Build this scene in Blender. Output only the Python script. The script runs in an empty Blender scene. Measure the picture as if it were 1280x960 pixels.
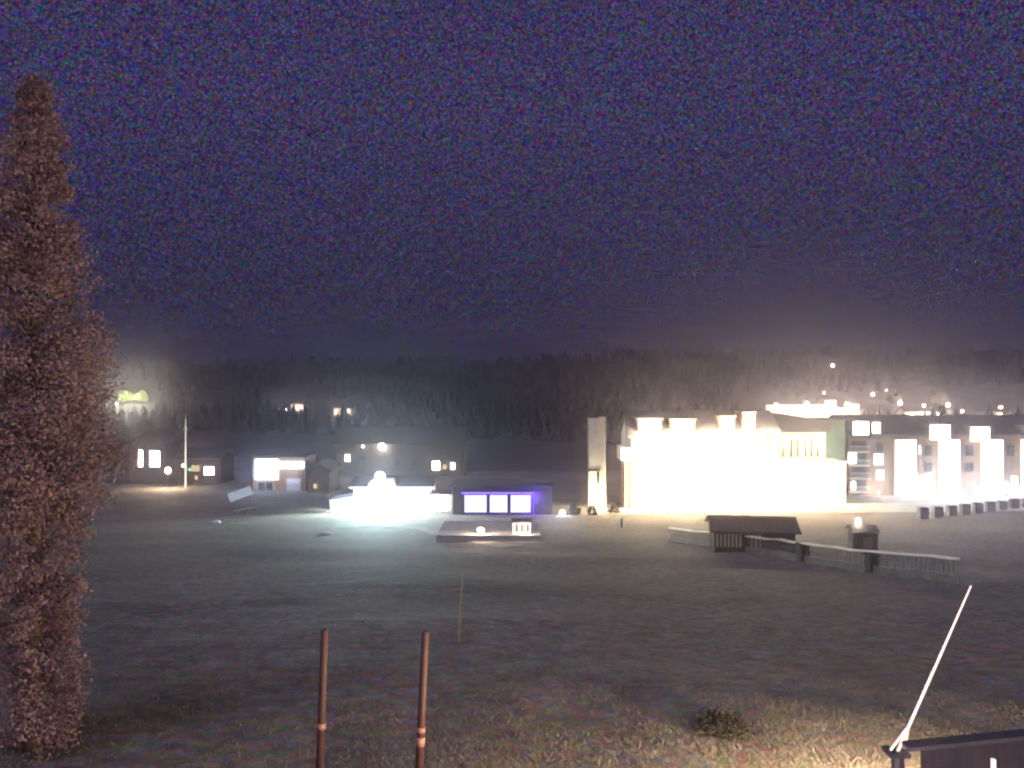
import bpy, bmesh, math, random
from mathutils import Vector, Matrix, noise

random.seed(7)
R = math.radians
sc = bpy.context.scene
COL = sc.collection

# ------------------------------------------------------------------ camera
H0 = 20.3                       # camera height above the hotel forecourt
F = 1108.0                      # focal length in pixels of the 1280 px wide photograph
cd = bpy.data.cameras.new('camera')
cam = bpy.data.objects.new('camera', cd)
COL.objects.link(cam)
cam.location = (0, 0, H0)
cam.rotation_euler = (R(90), 0, 0)
cd.sensor_width = 36.0
cd.lens = 36.0 * F / 1280.0
cd.clip_start = 0.05
cd.clip_end = 4000
sc.camera = cam

# ------------------------------------------------------------------ world: night sky with a colour speckle imitating camera grain
w = bpy.data.worlds.new('World')
sc.world = w
w.use_nodes = True
nt = w.node_tree
nt.nodes.clear()
N = nt.nodes.new
L = nt.links.new
out = N('ShaderNodeOutputWorld')
sky = N('ShaderNodeTexSky')
sky.sky_type = 'NISHITA'
sky.sun_disc = False
sky.sun_elevation = R(28)
sky.sun_rotation = R(200)
bg1 = N('ShaderNodeBackground')
bg1.inputs['Strength'].default_value = 0.0002
L(sky.outputs[0], bg1.inputs['Color'])
tc = N('ShaderNodeTexCoord')
vo = N('ShaderNodeTexVoronoi')
vo.inputs['Scale'].default_value = 500
L(tc.outputs['Generated'], vo.inputs['Vector'])
lt = N('ShaderNodeMath'); lt.operation = 'LESS_THAN'
L(vo.outputs['Distance'], lt.inputs[0]); lt.inputs[1].default_value = 0.5
pw = N('ShaderNodeVectorMath'); pw.operation = 'MULTIPLY'
L(vo.outputs['Color'], pw.inputs[0]); L(vo.outputs['Color'], pw.inputs[1])
pw3 = N('ShaderNodeVectorMath'); pw3.operation = 'MULTIPLY'
L(pw.outputs[0], pw3.inputs[0]); L(vo.outputs['Color'], pw3.inputs[1])
tint = N('ShaderNodeVectorMath'); tint.operation = 'MULTIPLY'
L(pw3.outputs[0], tint.inputs[0]); tint.inputs[1].default_value = (0.8, 0.62, 1.6)
sm = N('ShaderNodeVectorMath'); sm.operation = 'SCALE'
L(tint.outputs[0], sm.inputs[0]); L(lt.outputs[0], sm.inputs['Scale'])
bg2 = N('ShaderNodeBackground'); bg2.inputs['Strength'].default_value = 0.030
L(sm.outputs[0], bg2.inputs['Color'])
bg3 = N('ShaderNodeBackground'); bg3.inputs['Color'].default_value = (0.36, 0.28, 0.95, 1)
bg3.inputs['Strength'].default_value = 0.003
no = N('ShaderNodeTexNoise'); no.inputs['Scale'].default_value = 320; no.inputs['Detail'].default_value = 2  # softer colour blotches, part of the imitated grain
L(tc.outputs['Generated'], no.inputs['Vector'])
ga = N('ShaderNodeVectorMath'); ga.operation = 'MULTIPLY_ADD'
L(no.outputs['Color'], ga.inputs[0]); ga.inputs[1].default_value = (2.3, 1.9, 4.4); ga.inputs[2].default_value = (-0.85, -0.70, -1.5)
gm = N('ShaderNodeVectorMath'); gm.operation = 'MAXIMUM'
L(ga.outputs[0], gm.inputs[0]); gm.inputs[1].default_value = (0, 0, 0)
bg4 = N('ShaderNodeBackground'); bg4.inputs['Strength'].default_value = 0.018
L(gm.outputs[0], bg4.inputs['Color'])
a0 = N('ShaderNodeAddShader'); L(bg2.outputs[0], a0.inputs[0]); L(bg4.outputs[0], a0.inputs[1])
a1 = N('ShaderNodeAddShader'); a2 = N('ShaderNodeAddShader')
L(bg1.outputs[0], a1.inputs[0]); L(a0.outputs[0], a1.inputs[1])
L(a1.outputs[0], a2.inputs[0]); L(bg3.outputs[0], a2.inputs[1])
sx = N('ShaderNodeSeparateXYZ'); L(tc.outputs['Generated'], sx.inputs[0])
mr = N('ShaderNodeMapRange'); L(sx.outputs['Z'], mr.inputs['Value'])
mr.inputs['From Min'].default_value = 0.0; mr.inputs['From Max'].default_value = 0.30
mr.inputs['To Min'].default_value = 0.60; mr.inputs['To Max'].default_value = 0.0
bk = N('ShaderNodeBackground'); bk.inputs['Color'].default_value = (0.0010, 0.0008, 0.0014, 1)
ms_ = N('ShaderNodeMixShader'); L(mr.outputs[0], ms_.inputs[0]); L(a2.outputs[0], ms_.inputs[1]); L(bk.outputs[0], ms_.inputs[2])
L(ms_.outputs[0], out.inputs['Surface'])   # the air dims the sky towards the horizon
w.cycles.sampling_method = 'NONE'

# ------------------------------------------------------------------ moonlight through thin cloud: one soft, weak sun
sd = bpy.data.lights.new('moonlight', 'SUN')
sd.energy = 0.26
sd.angle = R(25)
sd.color = (0.74, 0.76, 1.0)
so = bpy.data.objects.new('moonlight', sd)
COL.objects.link(so)
so.rotation_euler = (R(30), 0, R(-20))      # high, from behind the camera

sc.view_settings.view_transform = 'Standard'
sc.view_settings.look = 'None'
sc.view_settings.exposure = 2.3
sc.view_settings.gamma = 1
sc.view_settings.use_curve_mapping = False
sc.render.engine = 'CYCLES'
cy = sc.cycles
cy.use_denoising = True
cy.denoiser = 'OPENIMAGEDENOISE'
cy.denoising_input_passes = 'RGB_ALBEDO_NORMAL'
cy.denoising_prefilter = 'FAST'
cy.use_adaptive_sampling = True
cy.adaptive_min_samples = 100
cy.adaptive_threshold = 1.0
cy.use_light_tree = True
cy.max_bounces = 4
cy.diffuse_bounces = 2
cy.glossy_bounces = 2
cy.transmission_bounces = 2
cy.volume_bounces = 1
cy.transparent_max_bounces = 4
cy.caustics_reflective = False
cy.caustics_refractive = False
cy.sample_clamp_indirect = 8.0
cy.sample_clamp_direct = 4.0
cy.pixel_filter_type = 'BLACKMAN_HARRIS'
cy.filter_width = 2.4

# ------------------------------------------------------------------ terrain
def depth_drop(x, y):
    """how far the ground lies below the camera at (x, y)"""
    s = 4.3 + 0.123 * y
    k = 6.0
    flat = 20.3
    # smooth minimum of the slope and the valley floor
    h = max(k - abs(s - flat), 0.0) / k
    d = min(s, flat) - h * h * k * 0.25
    st = 330 - 0.62 * max(-60, min(x, 150))
    t = max(0.0, y - st)
    rise = 0.00016 * t * t if t < 250 else 10.0 + 0.08 * (t - 250)
    if y > 1050:
        rise -= (y - 1050) * 0.16
    d -= rise
    if y < 110:
        d += 0.22 * noise.noise(Vector((x * 0.11, y * 0.11, 0))) + 0.10 * noise.noise(Vector((x * 0.45, y * 0.45, 3)))
    if y > st:
        d += min(1, t / 120) * 5 * noise.noise(Vector((x * 0.012, y * 0.012, 7)))
    return d

def gz(x, y):
    return H0 - depth_drop(x, y)

def at(px, py, y):
    return Vector(((px - 640) / F * y, y, H0 - (py - 480) / F * y))

def hit(px, py, y0=8, y1=1050):
    """first point where the sight line of a pixel meets the terrain"""
    y = y0
    while y < y1:
        p = at(px, py, y)
        if p.z <= gz(p.x, y):
            return p
        y += 0.25 if y < 200 else 1.0
    return at(px, py, y1)

# ------------------------------------------------------------------ materials
MATS = {}
def hue_noise(m, scale, amt, detail=4):
    t = m.node_tree
    b = t.nodes['Principled BSDF']
    src = b.inputs['Base Color'].links[0].from_socket
    co = [n for n in t.nodes if n.type == 'MAPPING'][0].outputs[0]
    n = t.nodes.new('ShaderNodeTexNoise'); n.inputs['Scale'].default_value = scale; n.inputs['Detail'].default_value = detail; n.inputs['Roughness'].default_value = 0.9
    t.links.new(co, n.inputs['Vector'])
    g = t.nodes.new('ShaderNodeVectorMath'); g.operation = 'MULTIPLY_ADD'
    g.inputs[1].default_value = (amt, amt * 0.85, amt * 1.1); k = 1 - 0.5 * amt; g.inputs[2].default_value = (k, 1 - 0.425 * amt, 1 - 0.55 * amt)
    t.links.new(n.outputs['Color'], g.inputs[0])
    x = t.nodes.new('ShaderNodeVectorMath'); x.operation = 'MAXIMUM'; x.inputs[1].default_value = (0.12, 0.12, 0.12)
    t.links.new(g.outputs[0], x.inputs[0])
    mx = t.nodes.new('ShaderNodeVectorMath'); mx.operation = 'MULTIPLY'
    t.links.new(src, mx.inputs[0]); t.links.new(x.outputs[0], mx.inputs[1])
    t.links.new(mx.outputs[0], b.inputs['Base Color'])
    return m

def mat(name, col, rough=0.8, vary=0.25, scale=3.0, bump=0.0, bscale=20.0, metal=0.0, col2=None, stretch=(1, 1, 1)):
    if name in MATS:
        return MATS[name]
    m = bpy.data.materials.new(name)
    m.use_nodes = True
    t = m.node_tree
    b = t.nodes['Principled BSDF']
    b.inputs['Roughness'].default_value = rough
    b.inputs['Metallic'].default_value = metal
    b.inputs['Specular IOR Level'].default_value = 0.25
    co = t.nodes.new('ShaderNodeTexCoord')
    mp = t.nodes.new('ShaderNodeMapping')
    mp.inputs['Scale'].default_value = stretch
    t.links.new(co.outputs['Object'], mp.inputs['Vector'])
    n = t.nodes.new('ShaderNodeTexNoise')
    n.inputs['Scale'].default_value = scale
    n.inputs['Detail'].default_value = 6
    n.inputs['Roughness'].default_value = 0.65
    t.links.new(mp.outputs[0], n.inputs['Vector'])
    r = t.nodes.new('ShaderNodeValToRGB')
    c2 = col2 or tuple(c * (1 + vary) for c in col)
    c1 = tuple(c * (1 - vary) for c in col)
    r.color_ramp.elements[0].position = 0.3
    r.color_ramp.elements[1].position = 0.7
    r.color_ramp.elements[0].color = (*c1, 1)
    r.color_ramp.elements[1].color = (*c2, 1)
    t.links.new(n.outputs['Fac'], r.inputs[0])
    t.links.new(r.outputs[0], b.inputs['Base Color'])
    if bump:
        n2 = t.nodes.new('ShaderNodeTexNoise')
        n2.inputs['Scale'].default_value = bscale
        n2.inputs['Detail'].default_value = 4
        t.links.new(mp.outputs[0], n2.inputs['Vector'])
        bp = t.nodes.new('ShaderNodeBump')
        bp.inputs['Strength'].default_value = bump
        t.links.new(n2.outputs['Fac'], bp.inputs['Height'])
        t.links.new(bp.outputs[0], b.inputs['Normal'])
    MATS[name] = m
    return m

def emis(name, col, strength):
    if name in MATS:
        return MATS[name]
    m = bpy.data.materials.new(name)
    m.use_nodes = True
    t = m.node_tree
    t.nodes.clear()
    e = t.nodes.new('ShaderNodeEmission')
    e.inputs['Color'].default_value = (*col, 1)
    e.inputs['Strength'].default_value = strength
    o = t.nodes.new('ShaderNodeOutputMaterial')
    t.links.new(e.outputs[0], o.inputs[0])
    m.cycles.emission_sampling = 'NONE'
    MATS[name] = m
    return m

def grass_mat():
    m = mat('meadow_grass', (0.142, 0.124, 0.120), 0.95, 0.3, 0.06, 0.9, 6.0)
    t = m.node_tree
    b = t.nodes['Principled BSDF']
    b.inputs['Specular IOR Level'].default_value = 0.06
    b.inputs['Roughness'].default_value = 0.9
    src = b.inputs['Base Color'].links[0].from_socket
    co = [n for n in t.nodes if n.type == 'MAPPING'][0].outputs[0]
    n = t.nodes.new('ShaderNodeTexNoise'); n.inputs['Scale'].default_value = 1.7; n.inputs['Detail'].default_value = 8
    n.inputs['Roughness'].default_value = 0.75
    t.links.new(co, n.inputs['Vector'])
    rr = t.nodes.new('ShaderNodeValToRGB')
    rr.color_ramp.elements[0].position = 0.3; rr.color_ramp.elements[0].color = (0.45, 0.48, 0.42, 1)
    rr.color_ramp.elements[1].position = 0.72; rr.color_ramp.elements[1].color = (1.5, 1.4, 1.3, 1)
    t.links.new(n.outputs['Fac'], rr.inputs[0])
    mx = t.nodes.new('ShaderNodeMix'); mx.data_type = 'RGBA'; mx.blend_type = 'MULTIPLY'
    mx.inputs['Factor'].default_value = 1.0
    t.links.new(src, mx.inputs['A']); t.links.new(rr.outputs[0], mx.inputs['B'])
    n3 = t.nodes.new('ShaderNodeTexNoise'); n3.inputs['Scale'].default_value = 2.6; n3.inputs['Detail'].default_value = 5; n3.inputs['Roughness'].default_value = 1.0
    t.links.new(co, n3.inputs['Vector'])
    gm = t.nodes.new('ShaderNodeVectorMath'); gm.operation = 'MULTIPLY_ADD'
    t.links.new(n3.outputs['Color'], gm.inputs[0])
    gm.inputs[1].default_value = (9, 7.5, 10); gm.inputs[2].default_value = (-3.5, -2.75, -4.0)
    mx2 = t.nodes.new('ShaderNodeMix'); mx2.data_type = 'RGBA'; mx2.blend_type = 'MULTIPLY'
    mx2.inputs['Factor'].default_value = 0.62
    mx2.clamp_result = False
    gx = t.nodes.new('ShaderNodeVectorMath'); gx.operation = 'MAXIMUM'; gx.inputs[1].default_value = (0.05, 0.05, 0.05)
    t.links.new(gm.outputs[0], gx.inputs[0])
    t.links.new(mx.outputs['Result'], mx2.inputs['A']); t.links.new(gx.outputs[0], mx2.inputs['B'])
    t.links.new(mx2.outputs['Result'], b.inputs['Base Color'])
    return m

GRASS = grass_mat()
WHITE = mat('white_render', (0.72, 0.70, 0.66), 0.85, 0.08, 1.2, 0.15, 30)
PALE = mat('pale_render', (0.5, 0.47, 0.40), 0.85, 0.15, 0.8, 0.2, 25)
CREAM = mat('cream_render', (0.6, 0.55, 0.42), 0.85, 0.12, 0.9, 0.2, 25)
BROWN = mat('brown_cladding', (0.17, 0.115, 0.085), 0.8, 0.3, 2.0, 0.3, 18, stretch=(1, 1, 0.15))
DARKWOOD = mat('dark_timber', (0.045, 0.033, 0.03), 0.85, 0.35, 3.0, 0.4, 20, stretch=(6, 6, 0.6))
ROOF = mat('dark_roof_tiles', (0.045, 0.041, 0.046), 0.8, 0.35, 5.0, 0.5, 14)
GREYMETAL = mat('grey_metal', (0.35, 0.36, 0.38), 0.45, 0.15, 5, metal=0.6)
DARKMETAL = mat('dark_metal', (0.04, 0.042, 0.046), 0.5, 0.2, 5, metal=0.4)
CONCRETE = mat('concrete', (0.33, 0.32, 0.30), 0.9, 0.2, 1.5, 0.3, 22)
PAVING = mat('pale_paving', (0.36, 0.34, 0.30), 0.9, 0.18, 0.5, 0.25, 9)
GRAVEL = mat('gravel', (0.25, 0.235, 0.2), 0.95, 0.3, 1.2, 0.5, 30)
ASPHALT = mat('asphalt', (0.06, 0.06, 0.062), 0.9, 0.25, 1.0, 0.3, 30)
STONE = mat('dark_stone', (0.085, 0.068, 0.07), 0.9, 0.35, 2.2, 0.5, 12)
GLASSDARK = mat('unlit_glass', (0.03, 0.033, 0.04), 0.12, 0.1, 1)
FRAMEW = mat('window_frame_paint', (0.45, 0.42, 0.38), 0.6, 0.1, 3)
FRAMED = mat('dark_window_frame', (0.05, 0.045, 0.04), 0.6, 0.2, 3)
TEAL = mat('dark_green_cladding', (0.055, 0.085, 0.075), 0.8, 0.3, 2.0, 0.3, 16, stretch=(4, 4, 0.4))
BARK = mat('bark', (0.09, 0.065, 0.05), 0.95, 0.35, 6, 0.8, 14, stretch=(3, 3, 0.6))
LEAF_RED = hue_noise(mat('reddish_leaves', (0.15, 0.098, 0.115), 0.75, 0.4, 1.6, col2=(0.22, 0.15, 0.155)), 14.0, 3.2)  # reddish tint of the lamp light is put into the leaf colour
LEAF = mat('green_leaves', (0.07, 0.085, 0.045), 0.75, 0.4, 1.5)
LEAF_PALE = mat('pale_green_leaves', (0.13, 0.16, 0.06), 0.75, 0.3, 1.5)
LEAF_DARK = mat('dark_leaves', (0.022, 0.024, 0.02), 0.8, 0.4, 1.5)
REDPAINT = mat('weathered_red_paint', (0.045, 0.021, 0.023), 0.6, 0.3, 9)
REFLECT = mat('pale_reflective_band', (0.22, 0.12, 0.11), 0.5, 0.1, 12)
WHITEPAINT = mat('white_paint', (0.85, 0.80, 0.66), 0.45, 0.08, 8)
PALEMETAL = mat('pale_sheet_metal', (0.62, 0.66, 0.70), 0.5, 0.15, 3)
E_WARM = emis('lit_window_warm', (1.0, 0.88, 0.66), 3.0)
E_WARMDIM = emis('lit_window_dim', (1.0, 0.72, 0.42), 0.16)
E_WHITE = emis('lit_window_white', (0.95, 0.97, 1.0), 3.5)
E_COOL = emis('lamp_cool', (0.82, 0.95, 1.0), 14)
E_LAMPWARM = emis('lamp_warm', (1.0, 0.83, 0.55), 16)
E_VIOLET = emis('violet_neon_tube', (0.13, 0.07, 1.0), 1.2)
E_PANEL = emis('lit_glazing_violet', (0.70, 0.68, 1.0), 0.42)
E_GREEN = emis('small_green_lamp', (0.1, 1.0, 0.35), 0.9)
E_SIGNGLOW = emis('lit_canopy', (0.80, 0.91, 1.0), 1.6)

# ------------------------------------------------------------------ mesh helpers
class MB:
    def __init__(s):
        s.v = []; s.f = []
    def box(s, x0, x1, y0, y1, z0, z1, rot=None, org=(0, 0, 0)):
        b = len(s.v)
        pts = [(x, y, z) for z in (z0, z1) for y in (y0, y1) for x in (x0, x1)]
        if rot:
            o = Vector(org)
            pts = [tuple(rot @ (Vector(p) - o) + o) for p in pts]
        s.v += pts
        for q in ((0, 2, 3, 1), (4, 5, 7, 6), (0, 1, 5, 4), (2, 6, 7, 3), (0, 4, 6, 2), (1, 3, 7, 5)):
            s.f.append([b + i for i in q])
        return s
    def tube(s, pts, rad, n=8, cap=True):
        b0 = len(s.v)
        k = len(pts)
        rads = rad if isinstance(rad, (list, tuple)) else [rad] * k
        for i, p in enumerate(pts):
            p = Vector(p)
            d = (Vector(pts[min(i + 1, k - 1)]) - Vector(pts[max(i - 1, 0)])).normalized()
            a = d.orthogonal().normalized()
            c = d.cross(a)
            for j in range(n):
                t = 2 * math.pi * j / n
                s.v.append(tuple(p + rads[i] * (math.cos(t) * a + math.sin(t) * c)))
        for i in range(k - 1):
            for j in range(n):
                j2 = (j + 1) % n
                s.f.append([b0 + i * n + j, b0 + i * n + j2, b0 + (i + 1) * n + j2, b0 + (i + 1) * n + j])
        if cap:
            s.f.append([b0 + j for j in range(n)][::-1])
            s.f.append([b0 + (k - 1) * n + j for j in range(n)])
        return s
    def prism(s, prof, x0, x1):
        """profile of (y, z) swept along x"""
        b = len(s.v); n = len(prof)
        for x in (x0, x1):
            s.v += [(x, p[0], p[1]) for p in prof]
        for i in range(n):
            j = (i + 1) % n
            s.f.append([b + i, b + n + i, b + n + j, b + j])
        s.f.append([b + i for i in range(n)]); s.f.append([b + n + i for i in range(n)][::-1])
        return s
    def prism_y(s, prof, y0, y1):
        """profile of (x, z) swept along y"""
        b = len(s.v); n = len(prof)
        for y in (y0, y1):
            s.v += [(p[0], y, p[1]) for p in prof]
        for i in range(n):
            j = (i + 1) % n
            s.f.append([b + i, b + j, b + n + j, b + n + i])
        s.f.append([b + i for i in range(n)][::-1]); s.f.append([b + n + i for i in range(n)])
        return s
    def ball(s, c, r, n=10, m=6, sz=1.0):
        b = len(s.v)
        c = Vector(c)
        s.v.append(tuple(c + Vector((0, 0, -r * sz))))
        for i in range(1, m):
            ph = -math.pi / 2 + math.pi * i / m
            for j in range(n):
                t = 2 * math.pi * j / n
                s.v.append(tuple(c + Vector((r * math.cos(ph) * math.cos(t), r * math.cos(ph) * math.sin(t), r * sz * math.sin(ph)))))
        s.v.append(tuple(c + Vector((0, 0, r * sz))))
        top = len(s.v) - 1
        for j in range(n):
            s.f.append([b, b + 1 + (j + 1) % n, b + 1 + j])
            for i in range(m - 2):
                a = b + 1 + i * n
                s.f.append([a + j, a + (j + 1) % n, a + n + (j + 1) % n, a + n + j])
            a = b + 1 + (m - 2) * n
            s.f.append([a + j, a + (j + 1) % n, top])
        return s
    def leaf(s, p, size, rnd):
        a = Vector((rnd.gauss(0, 1), rnd.gauss(0, 1), rnd.gauss(0, 1))).normalized()
        b_ = a.orthogonal().normalized()
        b_ = Matrix.Rotation(rnd.uniform(0, 6.28), 3, a) @ b_
        c = a.cross(b_)
        i = len(s.v)
        l = size * rnd.uniform(0.6, 1.4); wd = l * rnd.uniform(0.35, 0.6)
        s.v += [tuple(p - b_ * l), tuple(p + c * wd), tuple(p + b_ * l), tuple(p - c * wd)]
        s.f.append([i, i + 1, i + 2, i + 3])
        return s
    def build(s, name, m, parent=None, smooth=False, bevel=0.0):
        me = bpy.data.meshes.new(name)
        me.from_pydata(s.v, [], s.f)
        me.update()
        me.materials.append(m)
        if smooth:
            for p in me.polygons: p.use_smooth = True
        o = bpy.data.objects.new(name, me)
        COL.objects.link(o)
        if parent: o.parent = parent
        if bevel:
            md = o.modifiers.new('bevel', 'BEVEL'); md.width = bevel; md.segments = 2
        return o

def tag(o, label, cat, group=None):
    o['label'] = label; o['category'] = cat
    if group: o['group'] = group
    return o

def thing(name, label, cat, loc=(0, 0, 0), rz=0.0, group=None):
    o = bpy.data.objects.new(name, None)
    COL.objects.link(o)
    o.empty_display_size = 0.3
    o.location = loc; o.rotation_euler = (0, 0, rz)
    return tag(o, label, cat, group)

def struct(o):
    o['kind'] = 'structure'
    return o

def light(parent, loc, energy, col, rad=0.25, spot=None, aim=None):
    ld = bpy.data.lights.new('lamp_light', 'SPOT' if spot else 'POINT')
    ld.energy = energy; ld.color = col; ld.shadow_soft_size = rad
    o = bpy.data.objects.new('lamp_light', ld)
    COL.objects.link(o)
    o.location = loc
    if parent: o.parent = parent
    if spot:
        ld.spot_size = R(spot); ld.spot_blend = 0.6
        d = Vector(aim).normalized()
        o.rotation_euler = d.to_track_quat('-Z', 'Y').to_euler()
    return o

def dup(root, loc, label=None, rz=None):
    r = root.copy(); COL.objects.link(r); r.location = loc
    if rz is not None: r.rotation_euler = (0, 0, rz)
    if label: r['label'] = label
    for ch in list(root.children):
        c = ch.copy(); COL.objects.link(c); c.parent = r
        for g in list(ch.children):
            d = g.copy(); COL.objects.link(d); d.parent = c
    return r

# ------------------------------------------------------------------ ground sheet
def build_ground():
    ys = [-30]
    y = -30
    while y < 1500:
        y += 0.7 if y < 45 else (2.0 if y < 150 else (5 if y < 450 else 18))
        ys.append(y)
    nx = 130
    v = []; f = []
    for y in ys:
        wd = 45 + 0.95 * max(y, 0)
        for i in range(nx + 1):
            t = -1 + 2 * i / nx
            x = t * wd
            v.append((x, y, gz(x, y)))
    for j in range(len(ys) - 1):
        for i in range(nx):
            a = j * (nx + 1) + i
            f.append((a, a + 1, a + nx + 2, a + nx + 1))
    def sheet(name, keep, m):
        mb = MB()
        idx = {}
        for q in f:
            if keep(v[q[0]][1]):
                r_ = []
                for k in q:
                    if k not in idx:
                        idx[k] = len(mb.v); mb.v.append(v[k])
                    r_.append(idx[k])
                mb.f.append(r_)
        struct(mb.build(name, m, None, True))
    sheet('ground', lambda y: y < 205, GRASS)
    sheet('hills', lambda y: y >= 205, mat('forest_floor', (0.04, 0.034, 0.042), 0.95, 0.4, 0.05))
build_ground()

def forest():
    rnd = random.Random(11)
    mb = MB()
    n = 0
    while n < 3600:
        y = 215 + 850 * rnd.random() ** 1.2
        x = rnd.uniform(-0.72, 0.72) * y
        st = 330 - 0.62 * max(-60, min(x, 150))
        if y < st - 15: continue
        px = 640 + F * x / y
        py = 480 + F * depth_drop(x, y) / y
        # clearings round the houses, lamps and the road on the hillside
        if (925 < px < 1300 and 492 < py < 545) or (130 < px < 200 and 480 < py < 520) or (340 < px < 460 and 500 < py < 530): continue
        if 1020 < px < 1060 and 450 < py < 470: continue
        if noise.noise(Vector((x * 0.008, y * 0.008, 2))) < -0.25: continue
        n += 1
        z = gz(x, y) - 0.3
        h = rnd.uniform(4, 13); r = h * rnd.uniform(0.2, 0.42)
        for k in range(4):
            z0 = z + h * (0.08 + 0.22 * k); z1 = z + h * min(1, 0.42 + 0.22 * k)
            rr = r * (1 - 0.23 * k)
            b = len(mb.v)
            a0 = rnd.uniform(0, 6.28)
            for j in range(7):
                q = rr * rnd.uniform(0.6, 1.15)
                a = a0 + j * 6.2832 / 7
                mb.v.append((x + q * math.cos(a), y + q * math.sin(a), z0 + rnd.uniform(-0.3, 0.3)))
            mb.v.append((x, y, z1))
            for j in range(7): mb.f.append([b + j, b + (j + 1) % 7, b + 7])
    o = mb.build('forest', hue_noise(mat('conifer_needles', (0.036, 0.031, 0.04), 0.9, 0.4, 0.3), 0.9, 3.5))
    o['kind'] = 'stuff'
forest()

def strip(name, pts, width, m, lift=0.05, step=2.0):
    """a sheet that follows the terrain along a line of (x, y)"""
    mb = MB()
    P = []
    for a, b in zip(pts[:-1], pts[1:]):
        a = Vector(a); b = Vector(b)
        n = max(1, int((b - a).length / step))
        for i in range(n): P.append(a + (b - a) * i / n)
    P.append(Vector(pts[-1]))
    nw = max(2, int(width / 2.0))
    for i, p in enumerate(P):
        d = (P[min(i + 1, len(P) - 1)] - P[max(i - 1, 0)]).normalized()
        n = Vector((-d.y, d.x))
        for k in range(nw + 1):
            q = p + n * width * (k / nw - 0.5)
            mb.v.append((q.x, q.y, gz(q.x, q.y) + lift))
    for i in range(len(P) - 1):
        for k in range(nw):
            a = i * (nw + 1) + k
            mb.f.append([a, a + nw + 1, a + nw + 2, a + 1])
    return struct(mb.build(name, m))

# forecourt in front of the hotel, valley road, footpath
strip('forecourt', [(14, 134), (45, 136), (95, 142)], 16, PAVING, 0.06)
strip('road', [(-110, 190), (-60, 178), (-34, 152), (-5, 146), (12, 150)], 6, ASPHALT, 0.07)
fp = [hit(px, py) for px, py in ((400, 661), (470, 658), (520, 660), (570, 672), (640, 684))]
strip('path', [(p.x, p.y) for p in fp], 2.0, GRAVEL, 0.05)

# ------------------------------------------------------------------ grass tufts in the near meadow
def grass():
    rnd = random.Random(3)
    mb = MB()
    for i in range(60000):
        y = 12.5 + 17 * rnd.random() ** 1.5
        x = rnd.uniform(-0.62, 0.62) * y
        if noise.noise(Vector((x * 0.3, y * 0.3, 9))) < -0.15 and rnd.random() < 0.7: continue
        z = gz(x, y) - 0.02
        for k in range(3):
            h = rnd.uniform(0.025, 0.085) * (1 if y < 22 else 0.7)
            a = rnd.uniform(0, 6.28); ww = 0.010
            dx, dy = math.cos(a) * ww, math.sin(a) * ww
            lx, ly = rnd.gauss(0, 0.06), rnd.gauss(0, 0.06)
            ox, oy = rnd.gauss(0, 0.07), rnd.gauss(0, 0.07)
            b = len(mb.v)
            mb.v += [(x + ox - dx, y + oy - dy, z), (x + ox + dx, y + oy + dy, z), (x + ox + lx, y + oy + ly, z + h)]
            mb.f.append([b, b + 1, b + 2])
    o = mb.build('grass', mat('grass_blades', (0.105, 0.094, 0.085), 0.95, 0.4, 0.8))
    o['kind'] = 'stuff'
grass()

# ------------------------------------------------------------------ windows and lamps
def window(parent, x0, x1, z0, z1, yf, pane_mat, frame_mat=FRAMEW, bars=1, name='window', fw=0.09):
    f = MB()
    t = fw
    f.box(x0, x1, yf - 0.07, yf + 0.05, z0, z0 + t)
    f.box(x0, x1, yf - 0.07, yf + 0.05, z1 - t, z1)
    f.box(x0, x0 + t, yf - 0.07, yf + 0.05, z0 + t, z1 - t)
    f.box(x1 - t, x1, yf - 0.07, yf + 0.05, z0 + t, z1 - t)
    for i in range(bars):
        c = x0 + (x1 - x0) * (i + 1) / (bars + 1)
        f.box(c - t * 0.4, c + t * 0.4, yf - 0.06, yf + 0.04, z0 + t, z1 - t)
    fo = f.build(name, frame_mat, parent)
    p = MB().box(x0 + t, x1 - t, yf - 0.025, yf - 0.01, z0 + t, z1 - t)
    p.build('pane', pane_mat, fo)
    return fo

def lamp_post(p, h, label, em, energy, col, group='street lamps', r=0.35, name='street_lamp', rad=0.3, spot=None):
    t = thing(name, label, 'street lamp', p, 0, group)
    MB().tube([(0, 0, -0.3), (0, 0, h * 0.5), (0, 0, h - r)], [0.09, 0.07, 0.05]).build('post', DARKMETAL, t)
    MB().tube([(0, 0, h - r * 1.15), (0, 0, h - r * 0.8)], [0.12, 0.16]).build('collar', DARKMETAL, t)
    MB().ball((0, 0, h), r).build('lamp_head', em, t, True)
    if energy: light(t, (0, -r - 0.25, h), energy, col, rad, spot, (0, -1, -0.7))
    return t

def floodlight(p, label, em, energy, col, group, ry=0.0, cone=165):
    t = thing('floodlight', label, 'floodlight', p, ry, group)
    MB().tube([(0, 0, -0.1), (0, 0, 0.55)], 0.05).box(-0.2, 0.2, -0.2, 0.2, -0.1, 0.06).build('stand', WHITEPAINT, t)
    rot = Matrix.Rotation(R(35), 3, 'X')
    MB().box(-0.3, 0.3, -0.1, 0.1, 0.5, 0.9, rot, (0, 0, 0.7)).build('housing', WHITEPAINT, t)
    MB().box(-0.26, 0.26, 0.105, 0.125, 0.54, 0.86, rot, (0, 0, 0.7)).build('lens', em, t)
    light(t, (0, 0.45, 1.0), energy, col, 0.3, cone, (0, 1, 0.25))
    return t

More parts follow.
